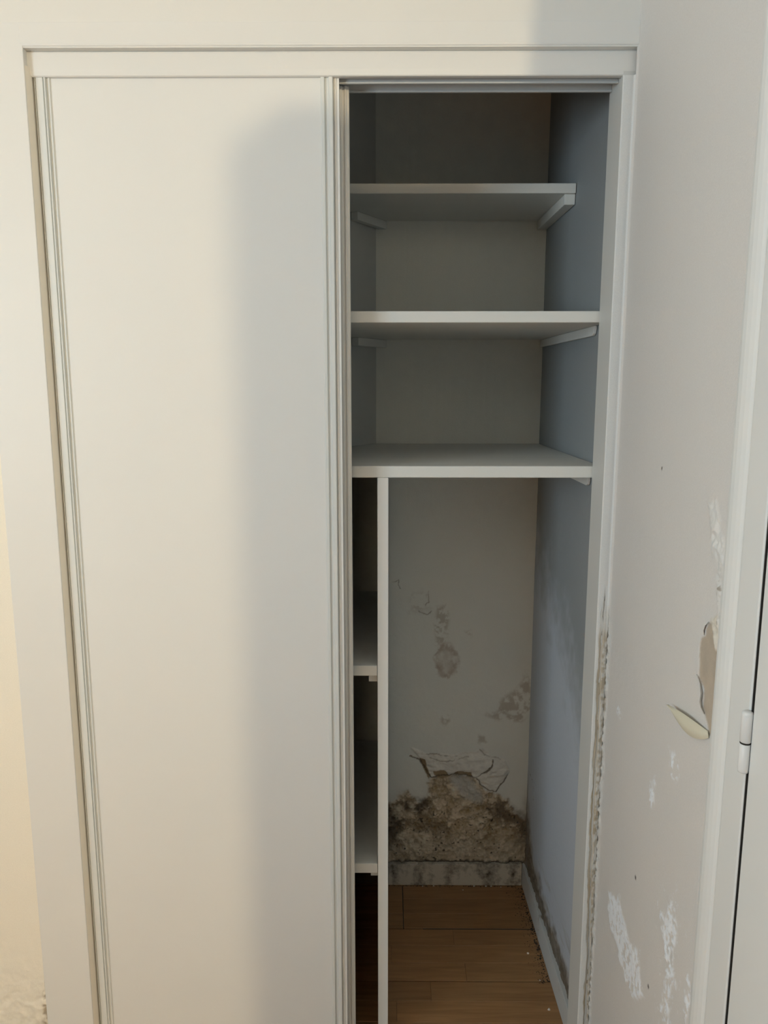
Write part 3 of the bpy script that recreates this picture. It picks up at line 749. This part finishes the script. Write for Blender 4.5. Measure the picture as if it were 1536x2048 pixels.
# battens on the angled boxing
for zt, lab in ((1.9852, 'angled white batten at the left under the shallow shelf'), (1.6706, 'angled white batten at the left under the deep middle shelf')):
    dx, dy = 0.07, 0.1162; L = math.hypot(dx, dy); nx, ny = dy / L, -dx / L
    p0 = (-0.0285, YB - 0.004); p1 = (-0.0985, 0.592)
    t = 0.022
    pts = [(p0[0] + nx * .0012, p0[1] + ny * .0012), (p1[0] + nx * .0012, p1[1] + ny * .0012), (p1[0] + nx * t, p1[1] + ny * t), (p0[0] + nx * t + 0.004, p0[1])]
    batten('shelf_batten', pts, 'z', zt - 0.0205, zt, lab)
for z, xa, hgt, lab in ((0.9260, -0.043, 0.0185, 'short white batten on the divider under the upper small shelf'), (0.4552, -0.040, 0.0165, 'short white batten on the divider under the lower small shelf')):
    batten('shelf_batten', [(xa, z), (xa, z - hgt), (-0.0238, z - hgt), (-0.0238, z)], 'y', 0.118, YB - 0.02, lab)

# sliding doors -----------------------------------------------------------------------------
def ribbed(x0, x1, y, depth, ribs):
    """edge profile outline in plan: front face with raised ribs; ribs = list of (a, b, out)"""
    pts = [(x0, y + depth), (x0, y)]
    for a, b, o in ribs:
        e = min(0.0012, (b - a) / 3)
        pts += [(a, y), (a + e * 0.4, y - o * 0.7), (a + e, y - o), (b - e, y - o), (b - e * 0.4, y - o * 0.7), (b, y)]
    pts += [(x1, y), (x1, y + depth)]
    return pts
def shift(o, loc):
    for v in o.data.vertices: v.co -= o.parent.location
    return o
D1Z0, D1Z1 = 0.012, 2.0985
sd1 = thing('sliding_door', (-0.37, 0.026, 0.0), 'front white sliding door covering the left half of the closet', 'sliding door')
shift(box('door_panel', -0.6165, -0.1235, 0.019, 0.032, D1Z0, D1Z1 - 0.001, M_DOOR, sd1, bev=0.0006), None)
shift(prism('edge_profile', ribbed(-0.6410, -0.6110, 0.0185, 0.0150, [(-0.6408, -0.6386, 0.0034), (-0.6376, -0.6235, 0.0046), (-0.6228, -0.6185, 0.0058), (-0.6165, -0.6120, 0.0022)]), D1Z0, D1Z1 + 0.001, M_PROFILE, sd1), None)
shift(prism('edge_profile', ribbed(-0.1240, -0.1005, 0.0185, 0.0150, [(-0.1236, -0.1160, 0.0042), (-0.1095, -0.1008, 0.0050)]), D1Z0, D1Z1 + 0.001, M_PROFILE, sd1), None)
shift(prism('grip_lip', ribbed(-0.1003, -0.0905, 0.0215, 0.0120, [(-0.0998, -0.0948, 0.0016)]), D1Z0, D1Z1 + 0.0005, M_LIP, sd1), None)
sd2 = thing('sliding_door', (-0.35, 0.066, 0.0), 'rear white sliding door with only its edge strip showing behind the front one', 'sliding door')
shift(box('door_panel', -0.618, -0.098, 0.0615, 0.0745, D1Z0, 2.0935, M_DOOR, sd2, bev=0.0006), None)
shift(prism('edge_profile', ribbed(-0.6415, -0.617, 0.0605, 0.0150, [(-0.640, -0.620, 0.004)]), D1Z0, 2.0945, M_PROFILE, sd2), None)
shift(prism('edge_profile', ribbed(-0.0990, -0.0745, 0.0605, 0.0150, [(-0.0985, -0.0875, 0.003), (-0.0838, -0.0785, 0.0028)]), D1Z0, 2.0945, M_LIP, sd2), None)
# tracks
tk = thing('sliding_track', (-0.1, 0.05, 2.1115), 'grey double top track for the sliding doors', 'track')
def tpart(name, y0, y1, z0, z1, x1, bev=0.0006):
    shift(box(name, XL + 0.002, x1, y0, y1, z0, z1, M_TRACK, tk, bev=bev), None)
tpart('track_plate', 0.0225, 0.0870, 2.1085, 2.1118, XW - 0.0005, 0.0)
tpart('track_fin', 0.0365, 0.0390, 2.0935, 2.1085, XW - 0.0005)
tpart('track_bead', 0.0350, 0.0400, 2.0902, 2.0935, XW - 0.0005)
tpart('track_fin', 0.0785, 0.0810, 2.0935, 2.1085, XW - 0.0005)
tpart('track_bead', 0.0765, 0.0815, 2.0902, 2.0935, XW - 0.0005)
bt = box('floor_track', XL + 0.002, XW - 0.001, 0.014, 0.0815, 0.0005, 0.0055, M_TRACK, bev=0.001)
tag(bt, 'low grey floor guide under the sliding doors', 'track')

# ================================================================== SMALL THINGS
def crumb_mesh(seed, r):
    rg = random.Random(seed)
    bm = bmesh.new()
    bmesh.ops.create_icosphere(bm, subdivisions=1, radius=r)
    for v in bm.verts:
        v.co *= rg.uniform(0.6, 1.25); v.co.z = v.co.z * 0.55
    zmin = min(v.co.z for v in bm.verts)
    for v in bm.verts: v.co.z -= zmin
    return mesh_from_bm('crumb', bm)
crumbs = [crumb_mesh(i, 1.0) for i in range(4)]
for m in crumbs: m.materials.append(M_CRUMB)
for i, (x, y, r) in enumerate(((0.385, 0.405, 0.0036), (0.4035, 0.215, 0.0042), (0.108, 0.688, 0.0026), (0.142, 0.690, 0.003), (0.268, 0.689, 0.0032), (0.305, 0.6905, 0.0034), (0.322, 0.688, 0.003), (0.232, 0.672, 0.002), (0.40, 0.31, 0.002), (0.352, 0.687, 0.0022))):
    o = link('plaster_crumb', crumbs[i % 4]); o.location = (x, y, 0.0003); o.scale = (r, r, r); o.rotation_euler = (0, 0, i * 1.3)
    tag(o, 'tiny white plaster crumb on the floor against the back baseboard' if y > 0.65 else 'white plaster crumb on the floor beside the right baseboard', 'crumb', 'plaster crumbs by the back baseboard' if y > 0.65 else 'plaster crumbs by the right baseboard')
# crumbs stuck on the baseboard top
o = link('plaster_crumb', crumbs[1]); o.location = (0.089, 0.6985, 0.0726); o.scale = (0.0035,) * 3
tag(o, 'white plaster crumb resting on top of the back baseboard', 'crumb')
# dirt gathered along the baseboard
def dirt():
    rg = random.Random(9)
    bm = bmesh.new()
    for i in range(520):
        y = rg.uniform(0.30, 0.69)
        spread = abs(rg.gauss(0, 0.016 + 0.03 * max(0, (y - 0.42)) ))
        x = xin(y) - 0.0115 - spread
        r = rg.uniform(0.0004, 0.0016) * (1.2 if spread < 0.01 else 0.8)
        mat = __import__('mathutils').Matrix.Translation((x, y, r * 0.25 + 0.0001)) @ __import__('mathutils').Matrix.Diagonal((rg.uniform(.7, 1.8), rg.uniform(.7, 1.8), 0.45, 1))
        bmesh.ops.create_icosphere(bm, subdivisions=1, radius=r, matrix=mat)
    for i in range(160):
        x = rg.uniform(0.0, 0.40); y = YB - 0.0128 - abs(rg.gauss(0, 0.003)); r = rg.uniform(0.0004, 0.0013)
        mat = __import__('mathutils').Matrix.Translation((x, y, r * 0.3)) @ __import__('mathutils').Matrix.Diagonal((1.5, 1, 0.5, 1))
        bmesh.ops.create_icosphere(bm, subdivisions=1, radius=r, matrix=mat)
    return link('floor_dirt', mesh_from_bm('floor_dirt', bm), M_DIRT)
tag(dirt(), 'dark mouldy dirt gathered on the floor along the closet baseboards', 'dirt', kind='stuff')
# small dark insect on the left board
def insect():
    bm = bmesh.new()
    m4 = __import__('mathutils').Matrix
    bmesh.ops.create_uvsphere(bm, u_segments=10, v_segments=6, radius=0.0016, matrix=m4.Diagonal((1.9, 0.6, 0.8, 1)))
    bmesh.ops.create_uvsphere(bm, u_segments=8, v_segments=5, radius=0.0010, matrix=m4.Translation((-0.0034, 0, 0.0002)))
    o = link('insect', mesh_from_bm('insect', bm, True), M_DIRT)
    o.location = (-0.6988, -0.0010, 0.4162); o.rotation_euler = (0, math.radians(35), 0)
    return o
tag(insect(), 'tiny dark insect sitting on the white board left of the closet', 'insect')

# ================================================================== BEHIND THE CAMERA: room lamp, and furniture added to block light
M_BLOCKER = wood('blocker_wood', (0.22, 0.12, 0.06), (0.34, 0.2, 0.11))
ch = thing('blocker_chest', (-2.1, -2.55, 0.0), 'tall wooden chest of drawers added out of view to shade the lower sliding door', 'chest')  # unseen chest, added to keep window light off the lower door
shift(box('blocker_chest_body', -2.35, -1.9, -3.5, -1.8, 0.05, 1.21, M_BLOCKER, ch, bev=0.003), None)
shift(box('blocker_plinth', -2.33, -1.93, -3.48, -1.82, 0.0005, 0.05, M_BLOCKER, ch), None)
for zi in range(4):
    dw = shift(box('blocker_drawer', -1.9, -1.882, -3.49, -1.81, 0.07 + zi * 0.272, 0.335 + zi * 0.272, M_BLOCKER, ch, bev=0.002), None)

cab = thing('shadow_cabinet', (0.205, -2.1, 0.0), 'tall wooden cabinet added out of view to cast the shadow on the sliding door', 'cabinet')  # unseen cabinet, added so the lamp throws a soft shadow on the door
shift(box('shadow_cabinet_body', -0.019, 0.432, -2.30, -1.90, 0.06, 2.186, M_BLOCKER, cab, bev=0.003), None)
shift(box('blocker_plinth', -0.005, 0.42, -2.28, -1.92, 0.0005, 0.06, M_BLOCKER, cab), None)
for x0, x1 in ((-0.037, -0.019),):
    for y0, y1 in ((-2.297, -2.102), (-2.098, -1.903)):
        dr = box('shadow_cabinet_door', x0 + 0.012, x1, y0, y1, 0.065, 2.18, M_BLOCKER, cab, bev=0.002); shift(dr, None)
fl = thing('pendant_lamp', LAMP_POS[:2] + (CEIL,), 'bare warm bulb hanging on a black cord from the ceiling', 'lamp')
M_LM = paint('lamp_metal', (0.08, 0.08, 0.08), rough=0.4)
def hang(o):
    for v in o.data.vertices: v.co.z -= CEIL
    return o
hang(lathe('ceiling_cap', [(0.012, CEIL - 0.04), (0.045, CEIL - 0.012), (0.05, CEIL - 0.0005)], M_LM, fl))
hang(lathe('cord', [(0.003, LAMP_POS[2] + 0.07), (0.003, CEIL - 0.03)], M_LM, fl, 10))
hang(lathe('lamp_socket', [(0.016, LAMP_POS[2] + 0.0345), (0.018, LAMP_POS[2] + 0.06), (0.006, LAMP_POS[2] + 0.08)], M_LM, fl, 20))
me_, nt, b = new_mat('lamp_glow')
b.inputs['Base Color'].default_value = (1, .9, .7, 1)
b.inputs['Emission Color'].default_value = (*LAMP_COLOR, 1); b.inputs['Emission Strength'].default_value = LAMP_STRENGTH
R = 0.034
hang(lathe('bulb', [(R * math.sin(math.pi * t / 12) if 0 < t < 12 else 0.001, LAMP_POS[2] - R * math.cos(math.pi * t / 12)) for t in range(13)], me_, fl, 24))
